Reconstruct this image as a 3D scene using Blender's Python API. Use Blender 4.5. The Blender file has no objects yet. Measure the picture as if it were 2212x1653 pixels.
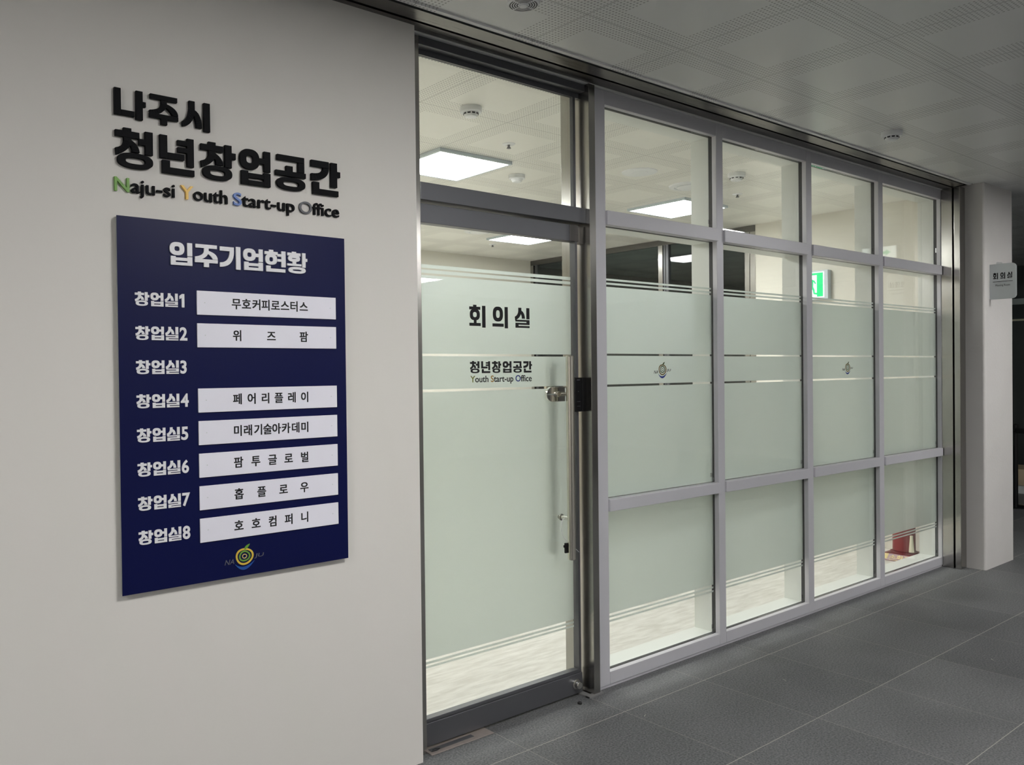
import bpy, bmesh, math, random
from mathutils import Vector, Matrix
random.seed(7)
S = bpy.context.scene
COL = S.collection

# ------------------------------------------------------------------ camera
F_PX, W_PX, H_PX = 1803.79, 2212.0, 1653.0
YAW, PITCH, ROLL = 0.6752, -0.0108, -0.0115
cd = bpy.data.cameras.new('camera')
cam = bpy.data.objects.new('camera', cd); COL.objects.link(cam)
f = Vector((math.sin(YAW)*math.cos(PITCH), math.cos(YAW)*math.cos(PITCH), math.sin(PITCH)))
r = Vector((math.cos(YAW), -math.sin(YAW), 0)); u = r.cross(f)
r2 = math.cos(ROLL)*r + math.sin(ROLL)*u; u2 = -math.sin(ROLL)*r + math.cos(ROLL)*u
m = Matrix((r2, u2, -f)).transposed().to_4x4(); m.translation = Vector((-1.9265, -2.7703, 1.5608))
cam.matrix_world = m
cd.sensor_fit = 'HORIZONTAL'; cd.sensor_width = 36.0; cd.lens = F_PX/W_PX*36.0
cd.shift_x = 95.19/W_PX; cd.shift_y = -2.78/W_PX
cd.clip_start = 0.05; cd.clip_end = 60
S.camera = cam

# ------------------------------------------------------------------ world / view
wd = bpy.data.worlds.new('world'); S.world = wd; wd.use_nodes = True
wd.node_tree.nodes['Background'].inputs[0].default_value = (0.5, 0.5, 0.5, 1)
wd.node_tree.nodes['Background'].inputs[1].default_value = 0.0
S.view_settings.view_transform = 'Standard'; S.view_settings.look = 'None'
S.view_settings.gamma = 1.0; S.view_settings.exposure = 1.0
S.view_settings.use_curve_mapping = False
S.cycles.use_denoising = True
S.cycles.max_bounces = 14; S.cycles.transparent_max_bounces = 24
S.cycles.diffuse_bounces = 6; S.cycles.glossy_bounces = 6; S.cycles.transmission_bounces = 8
S.cycles.sample_clamp_indirect = 6.0
S.cycles.caustics_reflective = False; S.cycles.caustics_refractive = False
ROOM_LIGHT = 19.0       # emission of the meeting room's panels
HALL_LIGHT = 31.5       # emission of the corridor's panels

# ------------------------------------------------------------------ materials
def srgb(r, g, b):
    c = lambda v: (v/255/12.92) if v/255 <= .04045 else ((v/255+.055)/1.055)**2.4
    return (c(r), c(g), c(b), 1)
def mat(name, col, rough=.5, metal=0.0, spec=.5, noise=None, bump=None, emit=None):
    """plain surface with a little procedural colour variation and optional bump"""
    M = bpy.data.materials.new(name); M.use_nodes = True
    nt = M.node_tree; b = nt.nodes['Principled BSDF']
    b.inputs['Roughness'].default_value = rough; b.inputs['Metallic'].default_value = metal
    b.inputs['Specular IOR Level'].default_value = spec
    b.inputs['Base Color'].default_value = col
    tc = nt.nodes.new('ShaderNodeNewGeometry')
    nz = nt.nodes.new('ShaderNodeTexNoise'); nz.inputs['Scale'].default_value = (noise or (6, .04))[0]
    nz.inputs['Detail'].default_value = 5
    nt.links.new(tc.outputs['Position'], nz.inputs['Vector'])
    k = (noise or (6, .04))[1]
    mr = nt.nodes.new('ShaderNodeMapRange'); mr.inputs[3].default_value = 1-k; mr.inputs[4].default_value = 1+k
    nt.links.new(nz.outputs['Fac'], mr.inputs[0])
    mx = nt.nodes.new('ShaderNodeVectorMath'); mx.operation = 'SCALE'
    mx.inputs[0].default_value = col[:3]; nt.links.new(mr.outputs[0], mx.inputs['Scale'])
    nt.links.new(mx.outputs[0], b.inputs['Base Color'])
    if bump:
        n2 = nt.nodes.new('ShaderNodeTexNoise'); n2.inputs['Scale'].default_value = bump[0]; n2.inputs['Detail'].default_value = 4
        nt.links.new(tc.outputs['Position'], n2.inputs['Vector'])
        bp = nt.nodes.new('ShaderNodeBump'); bp.inputs['Strength'].default_value = bump[1]; bp.inputs['Distance'].default_value = bump[2]
        nt.links.new(n2.outputs['Fac'], bp.inputs['Height']); nt.links.new(bp.outputs[0], b.inputs['Normal'])
    if emit:
        b.inputs['Emission Color'].default_value = emit[0]; b.inputs['Emission Strength'].default_value = emit[1]
    return M
def brushed(name, col, rough, stretch, metal=1.0):
    """brushed stainless steel: fine streaks modulate the roughness"""
    M = mat(name, col, rough, metal); nt = M.node_tree; b = nt.nodes['Principled BSDF']
    g = nt.nodes.new('ShaderNodeNewGeometry'); mp = nt.nodes.new('ShaderNodeMapping'); mp.inputs['Scale'].default_value = stretch
    n = nt.nodes.new('ShaderNodeTexNoise'); n.inputs['Scale'].default_value = 1; n.inputs['Detail'].default_value = 3
    nt.links.new(g.outputs['Position'], mp.inputs[0]); nt.links.new(mp.outputs[0], n.inputs['Vector'])
    mr = nt.nodes.new('ShaderNodeMapRange'); mr.inputs[3].default_value = rough*.92; mr.inputs[4].default_value = rough*1.1
    nt.links.new(n.outputs['Fac'], mr.inputs[0]); nt.links.new(mr.outputs[0], b.inputs['Roughness'])
    b.inputs['Anisotropic'].default_value = .5
    return M
def glass_mat(name, tint, ior=1.45, dust=0.0):
    M = bpy.data.materials.new(name); M.use_nodes = True; nt = M.node_tree; nt.nodes.clear()
    out = nt.nodes.new('ShaderNodeOutputMaterial'); t = nt.nodes.new('ShaderNodeBsdfTransparent'); t.inputs[0].default_value = tint
    gl = nt.nodes.new('ShaderNodeBsdfGlossy'); gl.inputs['Roughness'].default_value = .0; gl.inputs[0].default_value = (1, 1, 1, 1)
    fr = nt.nodes.new('ShaderNodeFresnel')       # the same reflectance on both faces of the pane
    ge = nt.nodes.new('ShaderNodeNewGeometry'); io = nt.nodes.new('ShaderNodeMapRange')
    io.inputs[3].default_value = ior; io.inputs[4].default_value = 1/ior
    nt.links.new(ge.outputs['Backfacing'], io.inputs[0]); nt.links.new(io.outputs[0], fr.inputs[0])
    mx = nt.nodes.new('ShaderNodeMixShader')
    nt.links.new(fr.outputs[0], mx.inputs[0]); nt.links.new(t.outputs[0], mx.inputs[1]); nt.links.new(gl.outputs[0], mx.inputs[2])
    nt.links.new(mx.outputs[0], out.inputs[0])
    return M
def film_mat(name):
    """frosted window film: scatters what is behind it, blurring it"""
    M = bpy.data.materials.new(name); M.use_nodes = True; nt = M.node_tree; nt.nodes.clear()
    out = nt.nodes.new('ShaderNodeOutputMaterial')
    tl = nt.nodes.new('ShaderNodeBsdfTranslucent'); tl.inputs[0].default_value = (.86, .91, .895, 1)
    rf = nt.nodes.new('ShaderNodeBsdfRefraction'); rf.inputs[0].default_value = (.93, .97, .962, 1)
    rf.inputs['Roughness'].default_value = .66; rf.inputs['IOR'].default_value = 1.45
    df = nt.nodes.new('ShaderNodeBsdfDiffuse'); df.inputs[0].default_value = (.74, .80, .77, 1)
    a = nt.nodes.new('ShaderNodeMixShader'); a.inputs[0].default_value = .72
    nt.links.new(tl.outputs[0], a.inputs[1]); nt.links.new(rf.outputs[0], a.inputs[2])
    b = nt.nodes.new('ShaderNodeMixShader'); b.inputs[0].default_value = .05
    nt.links.new(a.outputs[0], b.inputs[1]); nt.links.new(df.outputs[0], b.inputs[2])
    nt.links.new(b.outputs[0], out.inputs[0])
    return M
def emit_mat(name, col, s):
    M = bpy.data.materials.new(name); M.use_nodes = True; nt = M.node_tree; nt.nodes.clear()
    out = nt.nodes.new('ShaderNodeOutputMaterial'); e = nt.nodes.new('ShaderNodeEmission')
    e.inputs[0].default_value = col; e.inputs[1].default_value = s; nt.links.new(e.outputs[0], out.inputs[0])
    return M

class G:
    """tiny node-maths helper"""
    def __init__(s, nt): s.nt = nt
    def v(s, op, a, b=None, c=None):
        n = s.nt.nodes.new('ShaderNodeMath'); n.operation = op
        for i, x in enumerate((a, b, c)):
            if x is None: continue
            if hasattr(x, 'is_linked'): s.nt.links.new(x, n.inputs[i])
            else: n.inputs[i].default_value = x
        return n.outputs[0]
def pos_xyz(nt):
    g = nt.nodes.new('ShaderNodeNewGeometry'); sx = nt.nodes.new('ShaderNodeSeparateXYZ')
    nt.links.new(g.outputs['Position'], sx.inputs[0]); return g, sx
def cells(nt, ox, oy, size):
    """u, v inside a square grid and the cell's own random value"""
    g, sx = pos_xyz(nt); k = G(nt)
    a = k.v('DIVIDE', k.v('SUBTRACT', sx.outputs[0], ox), size); b = k.v('DIVIDE', k.v('SUBTRACT', sx.outputs[1], oy), size)
    cb = nt.nodes.new('ShaderNodeCombineXYZ'); nt.links.new(k.v('FLOOR', a), cb.inputs[0]); nt.links.new(k.v('FLOOR', b), cb.inputs[1])
    wn = nt.nodes.new('ShaderNodeTexWhiteNoise'); nt.links.new(cb.outputs[0], wn.inputs[0])
    return g, k, k.v('FRACT', a), k.v('FRACT', b), wn.outputs[0]
def rgbmix(nt, fac, c1, c2):
    n = nt.nodes.new('ShaderNodeMix'); n.data_type = 'RGBA'
    nt.links.new(fac, n.inputs[0])
    for i, c in ((6, c1), (7, c2)):
        if hasattr(c, 'is_linked'): nt.links.new(c, n.inputs[i])
        else: n.inputs[i].default_value = c
    return n.outputs[2]
def floor_tile_mat():
    M = bpy.data.materials.new('dark_stone_tile'); M.use_nodes = True; nt = M.node_tree; b = nt.nodes['Principled BSDF']
    g, k, uu, vv, rnd = cells(nt, .995, -.24, .6)
    e = k.v('MINIMUM', k.v('MINIMUM', uu, k.v('SUBTRACT', 1, uu)), k.v('MINIMUM', vv, k.v('SUBTRACT', 1, vv)))
    eu = k.v('MINIMUM', uu, k.v('SUBTRACT', 1, uu)); ev = k.v('MINIMUM', vv, k.v('SUBTRACT', 1, vv))
    grout = k.v('MAXIMUM', k.v('LESS_THAN', ev, .0028), k.v('MULTIPLY', k.v('LESS_THAN', eu, .0020), .62))
    n1 = nt.nodes.new('ShaderNodeTexNoise'); n1.inputs['Scale'].default_value = 2.2; n1.inputs['Detail'].default_value = 6
    n2 = nt.nodes.new('ShaderNodeTexNoise'); n2.inputs['Scale'].default_value = 120; n2.inputs['Detail'].default_value = 2
    for n in (n1, n2): nt.links.new(g.outputs['Position'], n.inputs['Vector'])
    val = k.v('ADD', k.v('ADD', k.v('MULTIPLY', rnd, .22), k.v('MULTIPLY', n1.outputs[0], .75)), k.v('MULTIPLY', n2.outputs[0], 1.9))
    c = rgbmix(nt, k.v('SUBTRACT', val, .93), srgb(62, 64, 66), srgb(124, 125, 126))
    c2 = rgbmix(nt, grout, c, srgb(168, 165, 156))
    nt.links.new(c2, b.inputs['Base Color'])
    nt.links.new(k.v('ADD', .38, k.v('MULTIPLY', n1.outputs[0], .3)), b.inputs['Roughness'])
    b.inputs['Specular IOR Level'].default_value = .35
    bp = nt.nodes.new('ShaderNodeBump'); bp.inputs['Strength'].default_value = .25; bp.inputs['Distance'].default_value = .002
    nt.links.new(k.v('SUBTRACT', n2.outputs[0], grout), bp.inputs['Height']); nt.links.new(bp.outputs[0], b.inputs['Normal'])
    return M
def ceiling_mat(name, ox, oy, col):
    """600 mm painted metal panels: a band of round perforations round each panel's edge"""
    M = bpy.data.materials.new(name); M.use_nodes = True; nt = M.node_tree; b = nt.nodes['Principled BSDF']
    g, k, uu, vv, rnd = cells(nt, ox, oy, .6)
    e = k.v('MINIMUM', k.v('MINIMUM', uu, k.v('SUBTRACT', 1, uu)), k.v('MINIMUM', vv, k.v('SUBTRACT', 1, vv)))
    band = k.v('MULTIPLY', k.v('LESS_THAN', e, .168), k.v('GREATER_THAN', e, .012))
    P = 34.0
    def lattice(sh):
        a = k.v('SUBTRACT', k.v('FRACT', k.v('ADD', k.v('MULTIPLY', uu, P), sh)), .5); c = k.v('SUBTRACT', k.v('FRACT', k.v('ADD', k.v('MULTIPLY', vv, P), sh)), .5)
        return k.v('ADD', k.v('MULTIPLY', a, a), k.v('MULTIPLY', c, c))
    hole = k.v('MULTIPLY', k.v('LESS_THAN', lattice(0.0), .062), band)
    joint = k.v('LESS_THAN', e, .0035)
    dark = k.v('MAXIMUM', k.v('MULTIPLY', hole, .55), k.v('MULTIPLY', joint, .6))
    n1 = nt.nodes.new('ShaderNodeTexNoise'); n1.inputs['Scale'].default_value = 1.1; nt.links.new(g.outputs['Position'], n1.inputs['Vector'])
    c0 = rgbmix(nt, n1.outputs[0], tuple(x*.97 for x in col[:3])+(1,), col)
    nt.links.new(rgbmix(nt, dark, c0, (.04, .04, .04, 1)), b.inputs['Base Color'])
    b.inputs['Roughness'].default_value = .34; b.inputs['Specular IOR Level'].default_value = .45
    return M
def vinyl_mat():
    M = bpy.data.materials.new('pale_vinyl_floor'); M.use_nodes = True; nt = M.node_tree; b = nt.nodes['Principled BSDF']
    g = nt.nodes.new('ShaderNodeNewGeometry'); mp = nt.nodes.new('ShaderNodeMapping'); mp.inputs['Scale'].default_value = (5, 28, 1)
    n = nt.nodes.new('ShaderNodeTexNoise'); n.inputs['Scale'].default_value = 1; n.inputs['Detail'].default_value = 7; n.inputs['Roughness'].default_value = .65
    nt.links.new(g.outputs['Position'], mp.inputs[0]); nt.links.new(mp.outputs[0], n.inputs['Vector'])
    k = G(nt)
    fac = k.v('MULTIPLY', k.v('SUBTRACT', n.outputs[0], .35), 3.0)
    nt.links.new(rgbmix(nt, fac, srgb(206, 203, 196), srgb(236, 234, 229)), b.inputs['Base Color'])
    b.inputs['Roughness'].default_value = .45
    return M

MT = {}
MT['wall'] = mat('white_wall_paint', srgb(226, 223, 218), .62, 0, .3, (1.6, .02), (38, .10, .004))
MT['roomwall'] = mat('cream_room_paint', srgb(228, 225, 216), .7, 0, .3, (1.6, .02), (60, .05, .002))
MT['pillar'] = mat('grey_white_pillar_paint', srgb(208, 205, 203), .7, 0, .3, (5, .04), (45, .25, .004))
MT['darkwall'] = mat('dark_wall', srgb(38, 41, 44), .4)
MT['lobbywall'] = mat('lobby_wall', srgb(190, 190, 188), .7)
MT['floor'] = floor_tile_mat()
MT['ceil'] = ceiling_mat('corridor_metal_ceiling', .51, -.503, srgb(226, 227, 226))
MT['rceil'] = ceiling_mat('room_metal_ceiling', .60, .755, srgb(238, 237, 231))
MT['vinyl'] = vinyl_mat()
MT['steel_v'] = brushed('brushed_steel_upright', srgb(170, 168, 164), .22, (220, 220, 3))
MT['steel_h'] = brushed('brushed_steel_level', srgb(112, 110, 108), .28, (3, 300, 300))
MT['rail'] = brushed('grey_door_rail_steel', srgb(104, 105, 109), .38, (3, 300, 300), .6)
MT['chrome'] = mat('polished_chrome', srgb(214, 212, 206), .10, 1.0)
MT['tube'] = mat('satin_steel_tube', srgb(214, 209, 198), .22, 1.0)
MT['alu'] = mat('grey_coated_aluminium', srgb(204, 203, 209), .42, .2, .5, (3, .02))
MT['gasket'] = mat('black_rubber_gasket', srgb(18, 19, 21), .6)
MT['casing'] = mat('white_casing_paint', srgb(230, 232, 228), .45)
MT['black'] = mat('black_acrylic', srgb(11, 12, 16), .6, 0, .12)
MT['blackplastic'] = mat('black_gloss_plastic', srgb(10, 11, 14), .22)
MT['vinylblack'] = mat('black_vinyl_letter', srgb(24, 23, 27), .5, 0, .3)
MT['green'] = mat('green_acrylic', srgb(104, 160, 50), .4)
MT['yellow'] = mat('yellow_acrylic', srgb(236, 188, 66), .4)
MT['blue'] = mat('blue_acrylic', srgb(72, 112, 186), .4)
MT['grey'] = mat('grey_acrylic', srgb(84, 86, 92), .4)
MT['navy'] = mat('navy_sign_panel', srgb(5, 13, 66), .40, 0, .2, (2, .04))
MT['panelside'] = mat('grey_sign_edge', srgb(170, 174, 170), .5)
MT['white'] = mat('white_acrylic', srgb(236, 236, 240), .4)
MT['plate'] = mat('white_name_plate', srgb(240, 239, 250), .4)
MT['plastic'] = mat('white_plastic', srgb(232, 234, 236), .4)
MT['slit'] = mat('dark_slit', srgb(20, 22, 26), .6)
MT['lightframe'] = mat('light_frame', srgb(206, 216, 224), .4)
MT['glass'] = glass_mat('clear_glass', (.955, .972, .963, 1))
MT['tinted'] = glass_mat('grey_tinted_glass', (.66, .72, .71, 1))
MT['film'] = film_mat('frosted_film')
MT['red'] = mat('red_paint', srgb(140, 26, 30), .3)
MT['redplastic'] = mat('dark_red_plastic', srgb(112, 16, 26), .3)
MT['cream'] = mat('cream_plastic', srgb(236, 230, 205), .45)
MT['gold'] = mat('pale_gold_print', srgb(240, 218, 150), .5)
MT['rubber'] = mat('black_rubber', srgb(20, 20, 20), .7)
MT['olive'] = mat('olive_vinyl', srgb(112, 118, 40), .5)
MT['brown'] = mat('brown_gold_vinyl', srgb(160, 118, 36), .5)
MT['deepblue'] = mat('deep_blue_vinyl', srgb(26, 50, 130), .5)
MT['emblemgold'] = mat('emblem_gold', srgb(222, 190, 74), .4)
MT['emblemgreen'] = mat('emblem_green', srgb(112, 158, 62), .4)
MT['emblempale'] = mat('emblem_pale', srgb(222, 196, 130), .4)
MT['emblemblue'] = mat('emblem_blue', srgb(28, 80, 160), .4)
MT['emblemgrey'] = mat('emblem_grey', srgb(92, 94, 108), .4)
MT['vinylgold'] = mat('vinyl_bronze', srgb(110, 88, 34), .5)
MT['vinylgreen'] = mat('vinyl_dark_green', srgb(58, 78, 40), .5)
MT['signgrey'] = mat('grey_sign_plate', srgb(208, 214, 216), .42)
MT['roomlamp'] = emit_mat('room_light_panel', (1.0, .99, .955, 1), ROOM_LIGHT)
MT['halllamp'] = emit_mat('corridor_light_panel', (1.0, .982, .96, 1), HALL_LIGHT)
MT['exitwhite'] = mat('exit_face_white', srgb(235, 240, 238), .4, emit=((.9, 1, .95, 1), .55))
MT['exitgreen'] = mat('exit_face_green', srgb(0, 170, 90), .4, emit=((0, .62, .22, 1), .55))
MT['wood'] = mat('pale_wood', srgb(196, 176, 150), .5)
MT['shoe'] = mat('grey_shoe', srgb(120, 120, 120), .6)
MT['plateworn'] = mat('worn_steel_plate', srgb(168, 158, 152), .45, .45, .5, (40, .15))
MT['lint'] = mat('pale_lint', srgb(190, 190, 180), .8)

# ------------------------------------------------------------------ mesh helpers
class MB:
    def __init__(s): s.bm = bmesh.new()
    def box(s, x0, x1, y0, y1, z0, z1):
        v = [s.bm.verts.new(p) for p in ((x0,y0,z0),(x1,y0,z0),(x1,y1,z0),(x0,y1,z0),(x0,y0,z1),(x1,y0,z1),(x1,y1,z1),(x0,y1,z1))]
        for q in ((0,3,2,1),(4,5,6,7),(0,1,5,4),(1,2,6,5),(2,3,7,6),(3,0,4,7)): s.bm.faces.new([v[i] for i in q])
        return s
    def prism(s, poly, yf, yb):
        """polygon in the x-z plane, front at yf, back at yb"""
        a = [s.bm.verts.new((p[0], yf, p[1])) for p in poly]; b = [s.bm.verts.new((p[0], yb, p[1])) for p in poly]
        s.bm.faces.new(a); s.bm.faces.new(list(reversed(b)))
        n = len(poly)
        for i in range(n): s.bm.faces.new((a[i], b[i], b[(i+1) % n], a[(i+1) % n]))
        return s
    def loop2(s, outer, inner, yf, yb):
        """ring between two outlines with equal counts"""
        n = len(outer); V = lambda L, y: [s.bm.verts.new((p[0], y, p[1])) for p in L]
        of, inf, ob, ib = V(outer, yf), V(inner, yf), V(outer, yb), V(inner, yb)
        for i in range(n):
            j = (i+1) % n
            for q in ((of[i],of[j],inf[j],inf[i]), (ob[j],ob[i],ib[i],ib[j]), (of[j],of[i],ob[i],ob[j]), (inf[i],inf[j],ib[j],ib[i])): s.bm.faces.new(q)
        return s
    def strip(s, left, right, yf, yb):
        for i in range(len(left)-1):
            s.prism([left[i], left[i+1], right[i+1], right[i]], yf, yb)
        return s
    def quad(s, x0, x1, y, z0, z1):
        v = [s.bm.verts.new(p) for p in ((x0,y,z0),(x1,y,z0),(x1,y,z1),(x0,y,z1))]; s.bm.faces.new(v); return s
    def lathe(s, prof, c, axis='z', n=40):
        """profile [(radius, height)] turned round an axis through c"""
        rings = []
        for rad, h in prof:
            ring = []
            for i in range(n):
                a = 2*math.pi*i/n; p = (rad*math.cos(a), rad*math.sin(a), h)
                if axis == 'y': p = (p[0], p[2], p[1])
                elif axis == 'x': p = (p[2], p[0], p[1])
                ring.append(s.bm.verts.new((c[0]+p[0], c[1]+p[1], c[2]+p[2])))
            rings.append(ring)
        for a, b in zip(rings, rings[1:]):
            for i in range(n): s.bm.faces.new((a[i], a[(i+1) % n], b[(i+1) % n], b[i]))
        for ring in (rings[0], rings[-1]):
            s.bm.faces.new(ring)
        return s
    def tube(s, pts, rad, n=12):
        pts = [Vector(p) for p in pts]; rings = []; up = Vector((0, 0, 1)) if abs((pts[1]-pts[0]).normalized().z) < .9 else Vector((1, 0, 0))
        for i, p in enumerate(pts):
            d = (pts[min(i+1, len(pts)-1)]-pts[max(i-1, 0)]).normalized(); a = d.cross(up).normalized(); b = d.cross(a)
            rings.append([s.bm.verts.new(p+(a*math.cos(t)+b*math.sin(t))*rad) for t in (2*math.pi*j/n for j in range(n))])
        for a, b in zip(rings, rings[1:]):
            for i in range(n): s.bm.faces.new((a[i], a[(i+1) % n], b[(i+1) % n], b[i]))
        s.bm.faces.new(rings[0]); s.bm.faces.new(rings[-1]); return s
    def build(s, name, material, parent=None, bevel=0, smooth=False, origin=None):
        """origin: where the object's own origin lies (default: its parent's, or the middle of its base)"""
        bmesh.ops.recalc_face_normals(s.bm, faces=s.bm.faces)
        if parent is not None: o0 = wloc(parent)
        elif origin is not None: o0 = Vector(origin)
        else:
            xs, ys, zs = zip(*[v.co for v in s.bm.verts]); o0 = Vector(((min(xs)+max(xs))/2, (min(ys)+max(ys))/2, min(zs)))
        for v in s.bm.verts: v.co -= o0
        me = bpy.data.meshes.new(name); s.bm.to_mesh(me); s.bm.free()
        o = bpy.data.objects.new(name, me); COL.objects.link(o); me.materials.append(material)
        if parent is not None: o.parent = parent
        else: o.location = o0
        if bevel:
            bv = o.modifiers.new('bevel', 'BEVEL'); bv.width = bevel; bv.segments = 2; bv.limit_method = 'ANGLE'
        if smooth:
            for p in me.polygons: p.use_smooth = True
            me.set_sharp_from_angle(angle=math.radians(35))
        return o
def wloc(o):
    p = Vector((0, 0, 0))
    while o is not None: p += o.location; o = o.parent
    return p
def empty(name, loc):
    o = bpy.data.objects.new(name, None); COL.objects.link(o); o.location = loc; o.empty_display_size = .05; return o
def tag(o, label, cat, group=None):
    o['label'] = label; o['category'] = cat
    if group: o['group'] = group
    return o
def struct(o, label=None):
    o['kind'] = 'structure'
    if label: o['label'] = label
    return o

# ---------------------------------------------------- heavy Hangul letters drawn stroke by stroke
def sup(cx, cy, rx, ry, e=2.6, n=40):
    out = []
    for i in range(n):
        a = 2*math.pi*i/n; c, s_ = math.cos(a), math.sin(a)
        out.append((cx+rx*math.copysign(abs(c)**(2/e), c), cy+ry*math.copysign(abs(s_)**(2/e), s_)))
    return out
def bez(p0, p1, p2, n=9):
    return [((1-t)**2*p0[0]+2*t*(1-t)*p1[0]+t*t*p2[0], (1-t)**2*p0[1]+2*t*(1-t)*p1[1]+t*t*p2[1]) for t in (i/n for i in range(n+1))]
class Glyph:
    """strokes in a unit em box, then placed at x0,z0 with size w,h"""
    def __init__(s, T=.19, V=.205): s.T, s.V, s.it = T, V, []
    def R(s, x0, y0, x1, y1): s.it.append(('p', [(x0,y0),(x1,y0),(x1,y1),(x0,y1)])); return s
    def P(s, L): s.it.append(('p', L)); return s
    def O(s, cx, cy, rx, ry, tx, ty, e=2.6, ei=2.6): s.it.append(('o', sup(cx,cy,rx,ry,e), sup(cx,cy,max(rx-tx,.02),max(ry-ty,.02),ei))); return s
    def C(s, left, right): s.it.append(('s', left, right)); return s
    # jamo
    def nieun(s, x0, y0, x1, y1, v=None, t=None): v = v or s.V; t = t or s.T; return s.R(x0, y0, x0+v, y1).R(x0+v, y0, x1, y0+t)
    def giyeok(s, x0, y0, x1, y1, v=None, t=None): v = v or s.V; t = t or s.T; return s.R(x0, y1-t, x1, y1).R(x1-v, y0, x1, y1-t)
    def giyeokc(s, x0, y0, x1, y1, v=None, t=None):
        v = v or s.V; t = t or s.T
        s.R(x0, y1-t, x1, y1)
        outer = [(x1, y1-t)]+bez((x1, y1-t-.02), (x1-.02, y0+.02), (x0, y0))
        inner = [(x1-v, y1-t)]+bez((x1-v, y1-t-.02), (x1-v-.03, y0+t*1.1), (x0, y0+t*1.05))
        return s.C(inner, outer)
    def bieup(s, x0, y0, x1, y1, v=None, t=None):
        v = v or s.V; t = t or s.T*.82; h = y1-y0
        return s.R(x0, y0, x0+v, y1).R(x1-v, y0, x1, y1).R(x0+v, y0, x1-v, y0+t*.85).R(x0+v, y0+h*.52, x1-v, y0+h*.52+t*.85)
    def legs(s, x0, y0, x1, y1, ax, w=None):
        """the two curved legs of siot, jieut and chieut below the point (ax, y1)"""
        w = w or s.V; h = y1-y0; k = s.T*1.02
        s.C([(ax-w/2, y1)]+bez((ax-w/2, y0+h*.72), (ax-w/2-.02, y0+h*.30), (x0, y0+h*.16)), [(ax+w/2, y1)]+bez((ax+w/2, y0+h*.66), (ax+w/2-.06, y0+h*.02), (x0+.02, y0+h*.16-k*.92)))
        q = (ax+w*.05, y0+h*.55)
        return s.C(bez((q[0]-.02, q[1]+k*.15), (ax+(x1-ax)*.42, y0+h*.34), (x1-w*1.02, y0)), bez((q[0]+w*.45, q[1]+k*.55), (x1-.01, y0+h*.55), (x1, y0)))
    def siot(s, x0, y0, x1, y1): return s.legs(x0, y0, x1, y1, x0+(x1-x0)*.5)
    def jieut(s, x0, y0, x1, y1):
        return s.R(x0+.03, y1-s.T*.86, x1-.03, y1).legs(x0, y0, x1, y1-s.T*.86, x0+(x1-x0)*.5)
    def chieut(s, x0, y0, x1, y1):
        c = x0+(x1-x0)*.5; d = s.T*.42
        return s.R(c-s.V*.52, y1-d-.01, c+s.V*.52, y1).R(x0, y1-d-s.T*.86, x1, y1-d).legs(x0, y0, x1, y1-d-s.T*.86, c)
    def hieut(s, x0, y0, x1, y1):
        c = (x0+x1)/2; h = y1-y0; t = s.T*.74
        return s.R(c-s.V*.5, y1-h*.12, c+s.V*.5, y1).R(x0, y1-h*.12-t, x1, y1-h*.12).O(c, y0+(h*.88-t)/2+.015, (x1-x0)*.45, (h*.88-t)/2+.015, s.V*.92, s.T*.78)
    def ieung(s, x0, y0, x1, y1, v=None, t=None, e=2.5): return s.O((x0+x1)/2, (y0+y1)/2, (x1-x0)/2, (y1-y0)/2, v or s.V, t or s.T*.86, e, 2.8)
    def rieul(s, x0, y0, x1, y1):
        t = (y1-y0)*.235; v = s.V; g = (y1-y0-3*t)/2
        return s.R(x0, y1-t, x1, y1).R(x1-v, y1-t-g, x1, y1-t).R(x0, y0+t+g, x1, y0+2*t+g).R(x0, y0+t, x0+v, y0+t+g).R(x0, y0, x1, y0+t)
    def mesh(s, mb, x0, z0, w, h, yf, yb):
        q = lambda L: [(x0+p[0]*w, z0+p[1]*h) for p in L]
        for n_, it in enumerate(s.it):
            if n_: yf -= .00003          # no two strokes share one plane
            if it[0] == 'p': mb.prism(q(it[1]), yf, yb)
            elif it[0] == 'o': mb.loop2(q(it[1]), q(it[2]), yf, yb)
            else: mb.strip(q(it[1]), q(it[2]), yf, yb)
        return mb
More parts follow.
